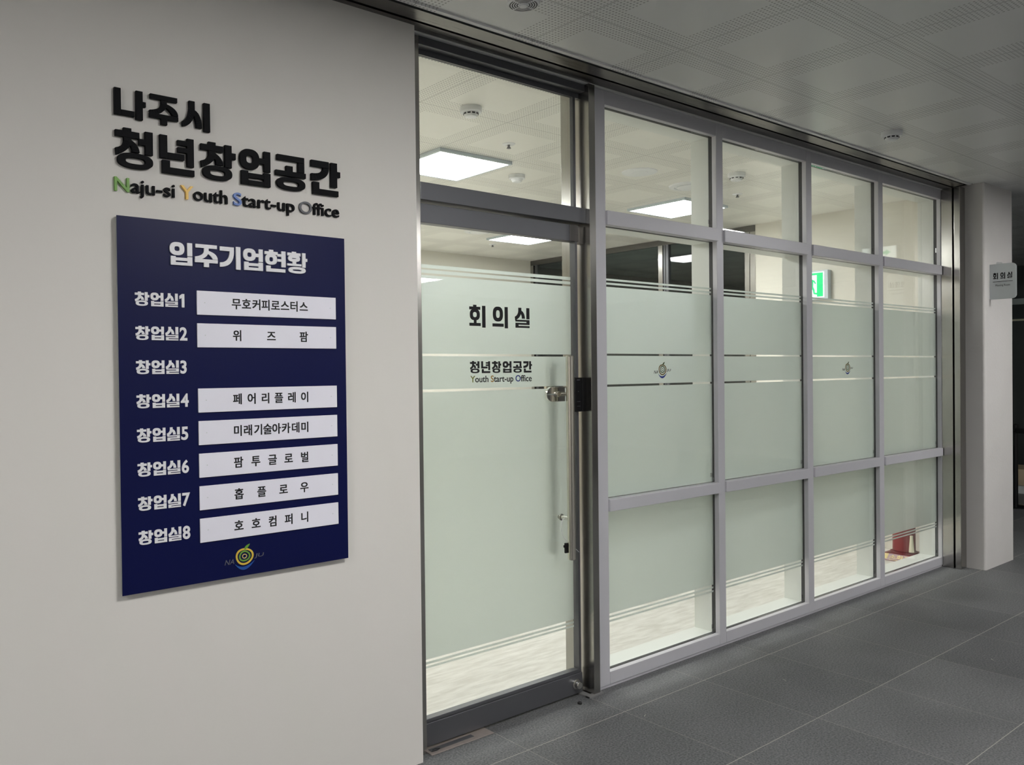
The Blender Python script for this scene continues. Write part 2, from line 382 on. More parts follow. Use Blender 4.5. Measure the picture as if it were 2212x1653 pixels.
def glyph(ch):
    g = Glyph(); T, V = g.T, g.V
    if ch == '나': g.nieun(0, .07, .63, 1).R(.68, 0, .90, 1.02).R(.90, .48, 1.0, .66)
    elif ch == '주': g.jieut(.0, .36, 1, 1).R(0, .19, 1, .345).R(.39, 0, .61, .20)
    elif ch == '시': g.siot(0, .06, .70, 1).R(.77, -.03, .99, 1.02)
    elif ch == '청': g.chieut(0, .42, .64, 1.02).R(.79, .40, 1.0, 1.0).R(.62, .63, .80, .79).ieung(.05, 0, 1.0, .395, V*1.05, T*.62)
    elif ch == '년': g.nieun(0, .39, .69, 1, V*1.03, T*.86).R(.77, .245, .97, 1.0).R(.5, .79, .78, .925).R(.5, .60, .78, .735).R(.06, 0, .28, .34).R(.27, 0, .98, .165)
    elif ch == '창': g.chieut(0, .42, .64, 1.02).R(.69, .38, .89, 1.0).R(.88, .63, 1.01, .80).ieung(.05, 0, .90, .39, V*1.02, T*.62)
    elif ch == '업': g.ieung(0, .43, .63, 1, V, T*.95).R(.78, .42, .99, 1).R(.60, .63, .79, .79).bieup(.04, 0, .99, .385, V*1.1)
    elif ch == '공': g.giyeok(.05, .55, .95, 1, V, T*.84).R(.34, .48, .56, .70).R(0, .40, 1, .545).ieung(.03, 0, .98, .375, V*1.05, T*.60)
    elif ch == '간': g.giyeokc(0, .40, .61, 1).R(.68, .265, .90, 1.0).R(.89, .58, 1.01, .75).R(.05, 0, .27, .36).R(.26, 0, .94, .165)
    elif ch == '입': g.ieung(0, .43, .64, 1, V, T*.95).R(.77, .42, .99, 1.0).bieup(.04, 0, .99, .385, V*1.05)
    elif ch == '기': g.giyeokc(0, .06, .68, .98).R(.78, -.02, 1.0, 1.02)
    elif ch == '현': g.hieut(0, .33, .62, 1.03).R(.80, .25, 1.0, 1.0).R(.60, .74, .81, .86).R(.60, .50, .81, .62).R(.07, 0, .28, .28).R(.27, 0, .98, .155)
    elif ch == '황': g.hieut(.02, .55, .68, 1.03).R(.27, .42, .45, .56).R(0, .355, .72, .455).R(.76, .30, .93, 1.0).R(.92, .60, 1.02, .74).ieung(.06, 0, .93, .31, V, T*.62)
    elif ch == '실': g.siot(0, .46, .68, 1.0).R(.78, .44, .99, 1.0).rieul(.04, 0, .99, .40)
    elif ch == '회': g.hieut(0, .29, .68, 1.03).R(.27, .12, .44, .30).R(0, .02, .70, .165).R(.79, -.05, 1.0, 1.0)
    elif ch == '의': g.ieung(.03, .27, .68, 1.0, V, T*.95).R(0, .02, .72, .175).R(.79, -.05, 1.0, 1.0)
    return g

# ---------------------------------------------------- lettering from the built-in font
def text_mesh(body, size=1.0, offset=0.0, sx=1.0):
    """flat list of (verts, faces) of the glyphs, x to the right, y up"""
    cu = bpy.data.curves.new('lettering', 'FONT'); cu.body = body; cu.size = size; cu.offset = offset; cu.resolution_u = 6
    o = bpy.data.objects.new('lettering', cu); COL.objects.link(o)
    dg = bpy.context.evaluated_depsgraph_get(); me = bpy.data.meshes.new_from_object(o.evaluated_get(dg))
    vs = [(v.co.x*sx, v.co.y) for v in me.vertices]; fs = [tuple(p.vertices) for p in me.polygons]
    bpy.data.objects.remove(o); bpy.data.curves.remove(cu); bpy.data.meshes.remove(me)
    return vs, fs
def islands(vs, fs):
    par = list(range(len(vs)))
    def fd(a):
        while par[a] != a: par[a] = par[par[a]]; a = par[a]
        return a
    for q in fs:
        for b in q[1:]: par[fd(b)] = fd(q[0])
    groups = {}
    for q in fs: groups.setdefault(fd(q[0]), []).append(q)
    L = []
    for g in groups.values():
        ids = {i for q in g for i in q}; xs = [vs[i][0] for i in ids]; L.append([min(xs), max(xs), g])
    L.sort(key=lambda t: t[0]); out = []
    for t in L:      # the dot of an i or j joins its stem
        if out and min(t[1], out[-1][1])-max(t[0], out[-1][0]) > .6*min(t[1]-t[0], out[-1][1]-out[-1][0]): out[-1] = [min(t[0], out[-1][0]), max(t[1], out[-1][1]), out[-1][2]+t[2]]
        else: out.append(t)
    return out
def add_flat(mb, vs, fs, fx, yf, yb):
    """extrude flat faces between yf and yb; fx maps a 2-D point to (x, z)"""
    ed = {}
    F = {}; B = {}
    for q in fs:
        for i in q:
            if i not in F:
                x, z = fx(vs[i]); F[i] = mb.bm.verts.new((x, yf, z)); B[i] = mb.bm.verts.new((x, yb, z))
        mb.bm.faces.new([F[i] for i in q]); mb.bm.faces.new([B[i] for i in reversed(q)])
        for a, b in zip(q, q[1:]+q[:1]): ed[(a, b)] = 1
    for (a, b) in list(ed):
        if (b, a) not in ed: mb.bm.faces.new((F[b], F[a], B[a], B[b]))
    return mb
def bbox(vs): 
    xs, ys = [v[0] for v in vs], [v[1] for v in vs]; return min(xs), max(xs), min(ys), max(ys)
def fit(vs, x0, x1, z0, z1):
    a, b, c, d = bbox(vs); return lambda p: (x0+(p[0]-a)/(b-a)*(x1-x0), z0+(p[1]-c)/(d-c)*(z1-z0))

# ================================================================== THE SETTING
CZ = 2.96
struct(MB().box(-5.2, 12.2, -9.2, 5.4, -.12, 0).build('floor', MT['floor'], origin=(0, 0, 0)), 'dark grey stone tile floor of the corridor')
struct(MB().box(-3.0, 5.34, .17, 5.0, 0, .004).build('floor_room', MT['vinyl'], origin=(0, 0, 0)), 'pale vinyl floor of the meeting room')
cb = MB().box(-5.2, 12.2, -9.2, -.190, CZ, CZ+.08).box(5.70, 12.2, -.190, 5.4, CZ, CZ+.08)
struct(cb.build('ceiling', MT['ceil'], origin=(0, 0, CZ)), 'perforated metal panel ceiling of the corridor')
struct(MB().box(-3.0, 5.34, .05, 5.0, CZ, CZ+.08).build('ceiling_room', MT['rceil'], origin=(0, 0, CZ)), 'perforated metal panel ceiling of the meeting room')
struct(MB().box(-5.2, 0, -.05, .15, 0, CZ).build('wall_left', MT['wall']), 'white painted wall with the raised lettering')
struct(MB().box(-5.3, -5.2, -9.2, .15, 0, CZ).build('wall_behind', MT['wall']))
struct(MB().box(-5.2, 12.2, -9.3, -9.2, 0, CZ).build('wall_opposite', MT['lobbywall']))
struct(MB().box(-3.1, 5.34, 5.0, 5.1, 0, CZ).build('wall_room_far', MT['roomwall']))
struct(MB().box(-3.1, -3.0, .15, 5.0, 0, CZ).build('wall_room_left', MT['roomwall']))
struct(MB().box(5.34, 5.46, 0.0, 1.815, 0, CZ).build('wall_room_right', MT['roomwall']), 'cream wall of the meeting room carrying the exit sign')
# above the glazing, behind the shutter housing
struct(MB().box(0, 5.34, -.01, .17, 2.932, CZ).build('wall_lintel', MT['casing']))
# rounded pilaster
def rounded_rect(x0, x1, y0, y1, rad, n=8):
    out = []
    for cx, cy, a0 in ((x1-.004, y1-.004, 0), (x0+.004, y1-.004, 90), (x0+rad, y0+rad, 180), (x1-rad*.5, y0+rad*.5, 270)):
        R = .004 if a0 in (0, 90) else (rad if a0 == 180 else rad*.5)
        for i in range(n+1): a = math.radians(a0+90*i/n); out.append((cx+R*math.cos(a), cy+R*math.sin(a)))
    return out
pm = MB(); pts = rounded_rect(5.122, 5.690, -.268, .12, .018)
lo = [pm.bm.verts.new((x, y, 0)) for x, y in pts]; hi = [pm.bm.verts.new((x, y, CZ)) for x, y in pts]
pm.bm.faces.new(lo); pm.bm.faces.new(hi)
for i in range(len(pts)): pm.bm.faces.new((lo[i], lo[(i+1) % len(pts)], hi[(i+1) % len(pts)], hi[i]))
struct(pm.build('wall_pilaster', MT['pillar'], smooth=True), 'white plastered pilaster at the end of the glass screen')
# shutter housing slot in the ceiling
t1 = empty('trim_1', (2.4, -.1, 2.945)); struct(t1, 'steel shutter slot running along the ceiling edge')
MB().box(-5.2, 5.02, -.078, -.0105, 2.940, 2.958).build('inner_strip', MT['steel_h'], t1)
MB().box(-5.2, 5.02, -.094, -.078, 2.955, 2.9595).build('slot', MT['gasket'], t1)
ob = MB(); ob.bm.free(); ob.bm = bmesh.new()
for x0, x1 in ((-5.2, 5.02),):
    v = [ob.bm.verts.new(p) for p in ((x0,-.094,2.940),(x1,-.094,2.940),(x1,-.163,2.946),(x0,-.163,2.946),(x0,-.094,2.958),(x1,-.094,2.958),(x1,-.163,2.958),(x0,-.163,2.958))]
    for q in ((0,3,2,1),(4,5,6,7),(0,1,5,4),(1,2,6,5),(2,3,7,6),(3,0,4,7)): ob.bm.faces.new([v[i] for i in q])
ob.build('outer_strip', MT['steel_h'], t1)
MB().box(-5.2, 5.02, -.168, -.163, 2.950, 2.9595).build('shadow_gap', MT['gasket'], t1)
MB().box(-5.2, 5.1, -.190, -.168, 2.952, 2.966).build('edge_trim', MT['ceil'], t1)
# shutter guide rail on the right
t2 = empty('trim_2', (5.07, -.07, 0)); struct(t2, 'steel shutter guide rail with a dark slot beside the pilaster')
MB().box(5.020, 5.122, -.080, -.0, 0, 2.94).build('inner_rail', MT['steel_v'], t2, .002)
MB().box(5.060, 5.122, -.093, -.080, 0, 2.94).build('slot', MT['gasket'], t2)
MB().box(5.020, 5.122, -.134, -.093, 0, 2.94).build('outer_rail', MT['steel_v'], t2, .002)

# ------------------------------------------------------------------ door with glass leaf
d1 = empty('door_1', (.53, .05, 0)); struct(d1, 'glass meeting room door in a steel frame')
MB().box(0, .056, 0, .165, 0, 2.93).build('left_jamb', MT['steel_v'], d1, .002)
MB().box(1.028, 1.070, -.025, .165, 0, 2.93).build('right_post', MT['steel_v'], d1, .002)
MB().box(.056, 1.028, 0, .11, 2.896, 2.93).build('head_rail', MT['rail'], d1, .002)
MB().box(.056, 1.028, .042, .062, 2.874, 2.896).build('head_bead', MT['rail'], d1)
MB().box(.056, 1.028, 0, .105, 2.267, 2.339).build('transom_rail', MT['rail'], d1, .002)
MB().box(.056, .988, .048, .056, 2.339, 2.874).build('transom_glass', MT['glass'], d1)
MB().box(.988, 1.004, .042, .062, 2.339, 2.874).build('transom_bead', MT['rail'], d1)
fl = MB()
def bands(mb, x0, x1, y, zs):
    for a, b in zs: mb.box(x0, x1, y, y+.0006, a, b)
lg = MB().box(.060, .995, .046, .058, .118, 2.185).build('door_glass', MT['glass'], d1)
bands(fl, .064, .978, .0595, ((.361, 1.479), (1.490, 1.630), (1.640, 1.968), (1.977, 1.991), (1.998, 2.013), (.341, .351), (.324, .333)))
fl.build('frosted_film', MT['film'], lg)['label'] = 'frosted film with clear stripes'
MB().box(.060, 1.002, .030, .074, 2.180, 2.259).build('top_rail', MT['rail'], d1, .002)
MB().box(.060, 1.002, .028, .076, .012, .108).box(.060, 1.002, .034, .070, .108, .124).build('bottom_rail', MT['rail'], d1, .002)
MB().box(.986, 1.000, .034, .070, .124, 2.180).build('edge_profile', MT['rail'], d1)
MB().box(.945, 1.003, .027, .031, 2.181, 2.258).build('corner_patch', MT['steel_h'], d1, .001)
MB().box(1.006, 1.027, .040, .070, 2.175, 2.262).build('strike_box', MT['steel_v'], d1, .001)
MB().lathe([(.0, -.028), (.015, -.028), (.018, -.024), (.018, -.006), (.024, -.004), (.024, 0)], (.957, .028, .060), 'y', 28).build('bottom_lock', MT['chrome'], d1, smooth=True)
# pull handle, one tube on each face
for yy, nm in ((-.022, 'pull_handle'), (.126, 'pull_handle')):
    h = MB().lathe([(0, .677), (.017, .677), (.0195, .680), (.0195, 1.629), (.017, 1.632), (0, 1.632)], (.886, yy, 0), 'z', 28).build(nm, MT['tube'], d1, smooth=True)
    for zz in (.868, 1.452):
        y0, y1 = sorted((yy, .046 if yy < 0 else .058))
        MB().lathe([(0, 0), (.010, 0), (.010, y1-y0-.006), (.016, y1-y0-.004), (.016, y1-y0), (0, y1-y0)], (.886, y0, zz), 'y', 20).build('handle_mount', MT['chrome'], h, smooth=True)
# glass lock plate, round ended, with key cylinder
lk = MB()
pl = [(.905, 1.418), (.905, 1.488)]
a = [math.radians(90+180*i/14) for i in range(15)]
pl = [(.905, 1.487)]+[(.822+.035*math.cos(t)*1.05, 1.4525+.0345*math.sin(t)) for t in a]+[(.905, 1.418)]
lk.prism(pl, .030, .0458)
lo_ = lk.build('lock_plate', MT['chrome'], d1, .0015)
MB().lathe([(0, -.016), (.012, -.016), (.014, -.012), (.014, 0), (0, 0)], (.852, .031, 1.453), 'y', 24).build('key_cylinder', MT['tube'], lo_, smooth=True)
MB().box(.7865, .846, .0292, .0302, 1.4495, 1.4555).build('slot', MT['film'], lo_)
# electronic lock
el = MB().box(.950, .999, .008, .045, 1.366, 1.529).build('electronic_lock', MT['blackplastic'], d1, .004)
MB().box(.962, .982, .0072, .0080, 1.5165, 1.5195).build('maker_plate', MT['grey'], el)
MB().lathe([(0, -.0006), (.0022, -.0006), (.0022, 0), (0, 0)], (.972, .0078, 1.463), 'y', 12).build('indicator', MT['grey'], el)
MB().box(.962, .984, .0072, .0080, 1.414, 1.4155).box(.962, .984, .0072, .0080, 1.392, 1.3935).build('print', MT['grey'], el)
MB().box(1.004, 1.0275, .012, .052, 1.366, 1.529).build('lock_strike', MT['blackplastic'], d1, .003)
# lettering on the door
def word_glyphs(chars, boxes, yf, yb, z0, z1):
    mb = MB()
    for c, (x0, x1) in zip(chars, boxes): glyph(c).mesh(mb, x0, z0, x1-x0, z1-z0, yf, yb)
    return mb
word_glyphs('회의실', ((.340, .431), (.471, .562), (.604, .695)), .0450, .0458, 1.760, 1.851).build('room_name', MT['vinylblack'], lg)
n6 = 6; x0, x1 = .341, .706; adv = (x1-x0+.010)/6
word_glyphs('청년창업공간', [(x0+i*adv, x0+(i+1)*adv-.010) for i in range(6)], .0450, .0458, 1.556, 1.608).build('office_name', MT['vinylblack'], lg)
vs, fs = text_mesh('Youth Start-up Office', 1, .012); fx = fit(vs, .342, .704, 1.507, 1.545)
isl = islands(vs, fs)
for key, sel in (('vinylblack', None), ('olive', 0), ('brown', 5), ('deepblue', 13)):
    mb = MB(); ids = [i for i in range(len(isl)) if (i == sel if sel is not None else i not in (0, 5, 13))]
    for i in ids: add_flat(mb, vs, isl[i][2], fx, .0450, .0458)
    mb.build('english_lettering' if sel is None else 'initial_letter', MT[key], lg)
def stamp(parent, x, z, y, k=1.0):
    mb = MB()
    for j in range(4): mb.box(x, x+.018*k, y-.0004, y, z+j*.006*k, z+j*.006*k+.0022*k)
    mb.box(x+.018*k, x+.0195*k, y-.0004, y, z, z+.020*k)
    return mb.build('glass_stamp', MT['vinylblack'], parent)

# ------------------------------------------------------------------ glazed screen
w1 = empty('window_1', (3.05, .02, 0)); struct(w1, 'glazed screen of twelve panes in grey aluminium')
MX = [(1.070, 1.168), (2.083, 2.145), (3.035, 3.100), (3.993, 4.060), (5.012, 5.030)]
RZ = [(.014, .077), (.868, .928), (2.275, 2.345), (2.862, 2.930)]
def grid(mb, y0, y1, ry0, sx=0, sz=0):
    for i, (a, b) in enumerate(MX): mb.box(a-sx*(i > 0), b+sx*(i < 4), y0, y1, .014, 2.930)
    for i in range(4):
        for j, (c, d) in enumerate(RZ): mb.box(MX[i][1]+sx, MX[i+1][0]-sx, ry0 if j in (1, 2) else y0, y1, c-sz*(j > 0), d+sz*(j < 3))
    return mb
grid(MB(), 0, .030, -.012).build('aluminium_frame', MT['alu'], w1, .0025)
grid(MB(), .030, .052, .030).build('gasket', MT['gasket'], w1)
grid(MB(), .052, .170, .052).build('inner_casing', MT['casing'], w1, .001)
MB().box(1.070, 5.02, .006, .03, 0, .014).build('plinth', MT['alu'], w1)
MB().box(.985, 1.085, -.034, -.006, 0, .008).box(.985, 1.02, -.03, .06, 0, .006).build('post_shoe', MT['shoe'], w1)
def shape_ring(cx, cz, rx, rz, th, n=36, ph=0.0, wob=.03):
    out, inn = [], []
    for i in range(n):
        a = 2*math.pi*i/n; k = 1+wob*math.sin(3*a+ph)
        out.append((cx+rx*k*math.cos(a), cz+rz*k*math.sin(a))); inn.append((cx+(rx-th)*k*math.cos(a), cz+(rz-th)*k*math.sin(a)))
    return out, inn
def emblem(parent, name, cx, cz, y, t, cols, rx=.032, rz=.0285):
    """fruit emblem: three rings, a leaf, a blue wave, split word NA JU"""
    o, i = shape_ring(cx, cz, rx, rz, .0062, ph=.6)
    e = MB().loop2(o, i, y-t, y).build(name, MT[cols[0]], parent)
    o, i = shape_ring(cx, cz+.001, .0205, .0185, .0052, ph=2.2)
    MB().loop2(o, i, y-t, y).build('green_ring', MT[cols[1]], e)
    o, i = shape_ring(cx, cz+.0005, .0088, .0080, .0028, ph=1)
    MB().loop2(o, i, y-t, y).build('core_ring', MT[cols[2]], e)
    leafL = bez((cx-.0005, cz+rz-.006), (cx-.001, cz+rz+.008), (cx+.019, cz+rz+.012)); leafR = bez((cx-.0005, cz+rz-.006), (cx+.014, cz+rz-.001), (cx+.019, cz+rz+.012))
    MB().strip(leafL, leafR, y-t*1.2, y).build('leaf', MT[cols[1] if cols[1] != 'emblemgreen' else 'green'], e)
    up = bez((cx-.0335, cz-rz*.80), (cx-.004, cz-rz*2.05+.009), (cx+.036, cz-rz*.62), 16); lw = bez((cx-.0335, cz-rz*.86), (cx-.002, cz-rz*2.45), (cx+.036, cz-rz*.62), 16)
    MB().strip(up, lw, y-t, y).build('wave', MT[cols[3]], e)
    for word, x0_, x1_, z0_ in (('NA', cx-.071, cx-.0335, cz-.0205), ('JU', cx+.0345, cx+.070, cz-.0130)):
        v_, f_ = text_mesh(word, 1, .0); g_ = fit(v_, x0_, x1_-.004, z0_, z0_+.0165)
        add_flat(MB(), v_, f_, lambda p, g_=g_, z=z0_: (g_(p)[0]+.28*(g_(p)[1]-z), g_(p)[1]), y-t, y).build('lettering', MT[cols[4]], e)
    return e
for i in range(4):
    xa, xb = MX[i][1]+.0005, MX[i+1][0]-.0005
    for j in range(3):
        za, zb = RZ[j][1]+.0005, RZ[j+1][0]-.0005
        p = MB().box(xa, xb, .031, .039, za, zb).build('glass_pane', MT['glass'], w1)
        stamp(p, xb-.036, za+.03, .0309)
        mb = MB()
        if j == 0: bands(mb, xa+.001, xb-.001, .0400, ((.347, zb-.001), (.326, .336), (.305, .315)))
        if j == 1: bands(mb, xa+.001, xb-.001, .0400, ((za+.001, 1.480), (1.491, 1.635), (1.645, 1.978), (1.989, 1.999), (2.009, 2.019)))
        if j < 2: mb.build('frosted_film', MT['film'], p)['label'] = 'frosted film with clear stripes'
        else: mb.bm.free()
        if j == 1 and i in (0, 2):
            emblem(p, 'emblem', 1.634 if i == 0 else 3.605, 1.5625, .0306, .0006, ('vinylgold', 'vinylgreen', 'vinylgreen', 'deepblue', 'vinylblack'))

# ------------------------------------------------------------------ dark glazed partition on the room's right side
w2 = empty('window_2', (5.36, 3.4, 0)); struct(w2, 'steel framed dark glass partition at the end of the room')
MB().box(5.332, 5.392, 1.815, 5.0, 2.900, 2.958).build('head_rail', MT['steel_h'], w2, .002)
MB().box(5.332, 5.392, 1.815, 5.0, 0, .10).build('bottom_rail', MT['steel_h'], w2, .002)
for a, b in ((1.815, 1.875), (1.875, 1.930), (2.925, 2.985), (4.945, 5.0)):
    MB().box(5.330 if a != 1.815 else 5.336, 5.394, a+.001, b-.001, .10, 2.900).build('post', MT['steel_v'], w2, .002)
MB().box(5.340, 5.386, 2.855, 2.890, .10, 2.900).box(5.340, 5.386, 2.896, 2.922, .10, 2.900).build('door_stile', MT['rail'], w2, .002)
MB().box(5.340, 5.386, 4.895, 4.925, .10, 2.900).build('door_stile', MT['rail'], w2, .002)
for a, b in ((1.93, 2.855), (2.985, 4.895)):
    MB().box(5.358, 5.366, a, b, .10, 2.900).build('glass_pane', MT['tinted'], w2)

# ================================================================== RAISED LETTERING ON THE WHITE WALL
YW, YLF = -.0502, -.0630
def wall_letter(ch, x0, x1, z0, z1, label, group):
    mb = glyph(ch).mesh(MB(), x0, z0, x1-x0, z1-z0, YLF, YW)
    return tag(mb.build('cutout_letter', MT['black'], bevel=.0008), label, 'letter', group)
ordn = ['first', 'second', 'third', 'fourth', 'fifth', 'sixth']
for i, (c, x0, x1, z0, z1) in enumerate((('나', -1.150, -1.054, 2.370, 2.459), ('주', -1.043, -.951, 2.368, 2.461), ('시', -.939, -.844, 2.372, 2.462))):
    wall_letter(c, x0, x1, z0, z1, 'raised black syllable %s, %s in the top line of wall lettering' % (c, ordn[i]), 'black letters of the top line')
for i, (c, x0, x1) in enumerate((('청', -1.149, -1.034), ('년', -1.012, -.898), ('창', -.878, -.758), ('업', -.742, -.629), ('공', -.610, -.493), ('간', -.471, -.353))):
    wall_letter(c, x0, x1, 2.214, 2.336, 'raised black syllable %s, %s in the middle line of wall lettering' % (c, ordn[i]), 'black letters of the middle line')
for word, x0, x1, col, desc in (('Naju-si', -1.152, -.9645, 'green', 'green'), ('Youth', -.945, -.786, 'yellow', 'yellow'), ('Start-up', -.765, -.537, 'blue', 'blue'), ('Office', -.519, -.356, 'grey', 'dark grey')):
    vs, fs = text_mesh(word, 1, .009)
    zt, zb = 2.1825, 2.1385          # cap height
    capv, _ = text_mesh(word[0], 1, .009); cb_ = bbox(capv); bb = bbox(vs)
    kz = (zt-zb)/(cb_[3]-max(cb_[2], -.03)); base = zb
    fx = lambda p: (x0+(p[0]-bb[0])/(bb[1]-bb[0])*(x1-x0), base+(p[1]+.008)*kz)
    seen = {}
    for (xa, xb, g), ch in zip(islands(vs, fs), word):
        seen[ch] = seen.get(ch, 0)+1
        mb = add_flat(MB(), vs, g, fx, YLF+.004, YW)
        first = ch == word[0] and seen[ch] == 1
        nm = {'-': 'hyphen'}.get(ch, 'letter %s' % ch)
        lab = 'raised %s %s %s the word %s of the wall lettering' % (desc if first else 'small black', nm, 'starting' if first else 'in', word)
        if word.count(ch) > 1 and not first: lab = 'raised small black letter %s in %s on the wall, %s %s of the word' % (ch, word, ordn[seen[ch]-1], ch)
        tag(mb.build('cutout_hyphen' if ch == '-' else 'cutout_letter', MT[col] if first else MT['black']), lab, 'letter', 'small letters of the English line')

# ================================================================== DIRECTORY BOARD
BX0, BX1, BZ0, BZ1, YB = -1.152, -.3445, .876, 2.060, -.0720
bd = empty('directory_board', (-.748, -.0635, BZ0)); tag(bd, 'navy blue directory board with white name plates on the white wall', 'sign board')
MB().box(BX0+.002, BX1-.002, YB+.003, YW, BZ0+.002, BZ1-.002).build('backing', MT['panelside'], bd)['label'] = 'grey edge of the board'
MB().box(BX0, BX1, YB, YB+.003, BZ0, BZ1).build('panel', MT['navy'], bd)
for c, x0, x1 in (('입', -.991, -.917), ('주', -.909, -.832), ('기', -.824, -.752), ('업', -.742, -.670), ('현', -.664, -.585), ('황', -.579, -.502)):
    glyph(c).mesh(MB(), x0, 1.918, x1-x0, .074, YB-.006, YB-.0002).build('heading_letter', MT['white'], bd)
for i in range(8):
    z0 = 1.782-i*.1078; mb = MB()
    for c, x0, x1 in (('창', -1.101, -1.057), ('업', -1.053, -1.012), ('실', -1.008, -.966)): glyph(c).mesh(mb, x0, z0, x1-x0, .0435, YB-.003, YB-.0002)
    vs, fs = text_mesh(str(i+1), 1, .028); b_ = bbox(vs); dw = .0435/(b_[3]-b_[2])*(b_[1]-b_[0])*.86
    xd = -.9615
    if i == 0: mb.prism([(xd+p*.018, z0+q*.0435) for p, q in ((.42, 0), (.92, 0), (.92, 1), (.50, 1), (.02, .84), (.02, .60), (.42, .70))], YB-.003, YB-.0002)
    else: add_flat(mb, vs, fs, fit(vs, xd, xd+dw, z0, z0+.0435), YB-.003, YB-.0002)
    mb.build('room_label', MT['white'], bd)
plates = {0: ('무호커피로스터스', [-.769,-.733,-.697,-.663,-.626,-.59,-.555,-.517]), 1: ('위즈팜', [-.768,-.643,-.518]), 3: ('페어리플레이', [-.77,-.719,-.668,-.618,-.568,-.518]),
          4: ('미래기술아카데미', [-.77,-.734,-.697,-.662,-.628,-.592,-.555,-.519]), 5: ('팜투글로벌', [-.769,-.707,-.645,-.584,-.521]), 6: ('홉플로우', [-.769,-.687,-.605,-.524]), 7: ('호호컴퍼니', [-.771,-.709,-.648,-.587,-.524])}
for i, (txt, xs) in plates.items():
    z0 = 1.760-i*.1073
    p = MB().box(-.9045, -.3865, YB-.005, YB-.0002, z0, z0+.079).build('name_plate', MT['plate'], bd, .0006)
    cz = z0+.041
    for ch, xc in zip(txt, xs):
        vs, fs = text_mesh(ch, .0395); b_ = bbox(vs); xm = (b_[0]+b_[1])/2
        mb = MB()          # a bolder weight: the glyph laid down four times, a hair apart
        for q_, (dx_, dz_) in enumerate(((-.0009, -.0007), (.0009, -.0007), (.0009, .0007), (-.0009, .0007))):
            add_flat(mb, vs, fs, lambda q: (xc+(q[0]-xm)*.95+dx_, cz+q[1]-.0148+dz_), YB-.0055-q_*.00004, YB-.0050)
        mb.build('printed_letter', MT['vinylblack'], p)
    for xp in (-.878, -.410):
        MB().lathe([(0, -.0004), (.0018, -.0004), (.0018, 0), (0, 0)], (xp, YB-.005, z0+.040), 'y', 10).build('pin', MT['signgrey'], p)
emblem(bd, 'emblem', -.7510, .9420, YB-.0002, .0022, ('emblemgold', 'emblemgreen', 'emblempale', 'emblemblue', 'emblemgrey'))

# ================================================================== CEILING FITTINGS
def light_panel(x, y, lamp, label, group, sx=.6, sy=.6):
    t = empty('ceiling_light', (x+sx/2, y+sy/2, CZ)); tag(t, label, 'ceiling light', group)
    z0 = CZ-.022; fr = MB()
    for a, b, c, d in ((x, x+sx, y, y+.018), (x, x+sx, y+sy-.018, y+sy), (x, x+.018, y+.018, y+sy-.018), (x+sx-.018, x+sx, y+.018, y+sy-.018)): fr.box(a, b, c, d, z0, CZ-.0005)
    fr.build('frame', MT['lightframe'], t)
    MB().box(x+.019, x+sx-.019, y+.019, y+sy-.019, z0+.004, z0+.010).build('diffuser', MT[lamp], t)
    return t
for x, y, lab in ((1.2, 1.385, 'square lit ceiling panel seen through the glass above the door'), (3.69, 1.41, 'square lit ceiling panel seen through the first top pane beside the door'),
                  (3.70, 3.32, 'square lit ceiling panel seen through the door glass near its top rail'), (1.2, 3.32, 'square lit ceiling panel further back in the room above the door'), (-1.3, 2.3, 'square lit ceiling panel on the hidden left side of the room')):
    light_panel(x, y, 'roomlamp', lab, 'lit panels of the meeting room')
for x, y, lab in ((-.35, -2.55, 'corridor ceiling panel opposite the directory board'), (4.97, -2.57, 'corridor ceiling panel opposite the pilaster'), (4.97, -7.6, 'corridor ceiling panel far from the glass screen'), (-4.2, -2.55, 'corridor ceiling panel behind the camera'), (.2, -7.6, 'corridor ceiling panel by the opposite wall'), (2.6, -4.95, 'added unseen fill panel midway across the corridor')):  # last panel is an added fill, brightening the pilaster's left face and the ceiling
    light_panel(x, y, 'halllamp', lab, 'lit panels of the corridor')
def detector(x, y, label, slots=True, rb=.058, rt=.04, dz=.028):
    t = empty('smoke_detector', (x, y, CZ)); tag(t, label, 'detector', 'round detectors on the ceilings')
    MB().lathe([(0, CZ-.0005), (rb, CZ-.0005), (rb, CZ-dz+.004), (rb-.004, CZ-dz), (0, CZ-dz)], (x, y, 0), 'z', 36).build('base', MT['plastic'], t, smooth=True)
    MB().lathe([(rt*1.06, CZ-dz), (rt*.92, CZ-dz-.014), (rt*.75, CZ-dz-.022), (rt*.4, CZ-dz-.025), (0.001, CZ-dz-.0255)], (x, y, 0), 'z', 36).build('cap', MT['plastic'], t, smooth=True)
    if slots:
        mb = MB()
        for k in range(10):
            a = 2*math.pi*k/10; c_, s_ = math.cos(a), math.sin(a); r_ = rt*.965
            p = [(x+r_*c_-s_*w_+c_*q_, y+r_*s_+c_*w_+s_*q_) for w_, q_ in ((-.008, -.004), (.008, -.004), (.008, .002), (-.008, .002))]
            lo = [mb.bm.verts.new((a_[0], a_[1], CZ-dz-.011)) for a_ in p]; hi = [mb.bm.verts.new((a_[0], a_[1], CZ-dz-.003)) for a_ in p]
            mb.bm.faces.new(lo); mb.bm.faces.new(hi)
            for q in range(4): mb.bm.faces.new((lo[q], lo[(q+1) % 4], hi[(q+1) % 4], hi[q]))
        mb.build('slots', MT['slit'], t)
    return t
detector(.868, .668, 'white smoke detector with black slots, seen through the glass above the door')
detector(2.085, 1.655, 'white slotless heat detector near the lit panel above the door', False)
detector(3.325, .690, 'white detector seen in the second top pane from the door', True, .06, .046, .03)
detector(3.163, -.470, 'white smoke detector on the dim corridor ceiling above the screen')
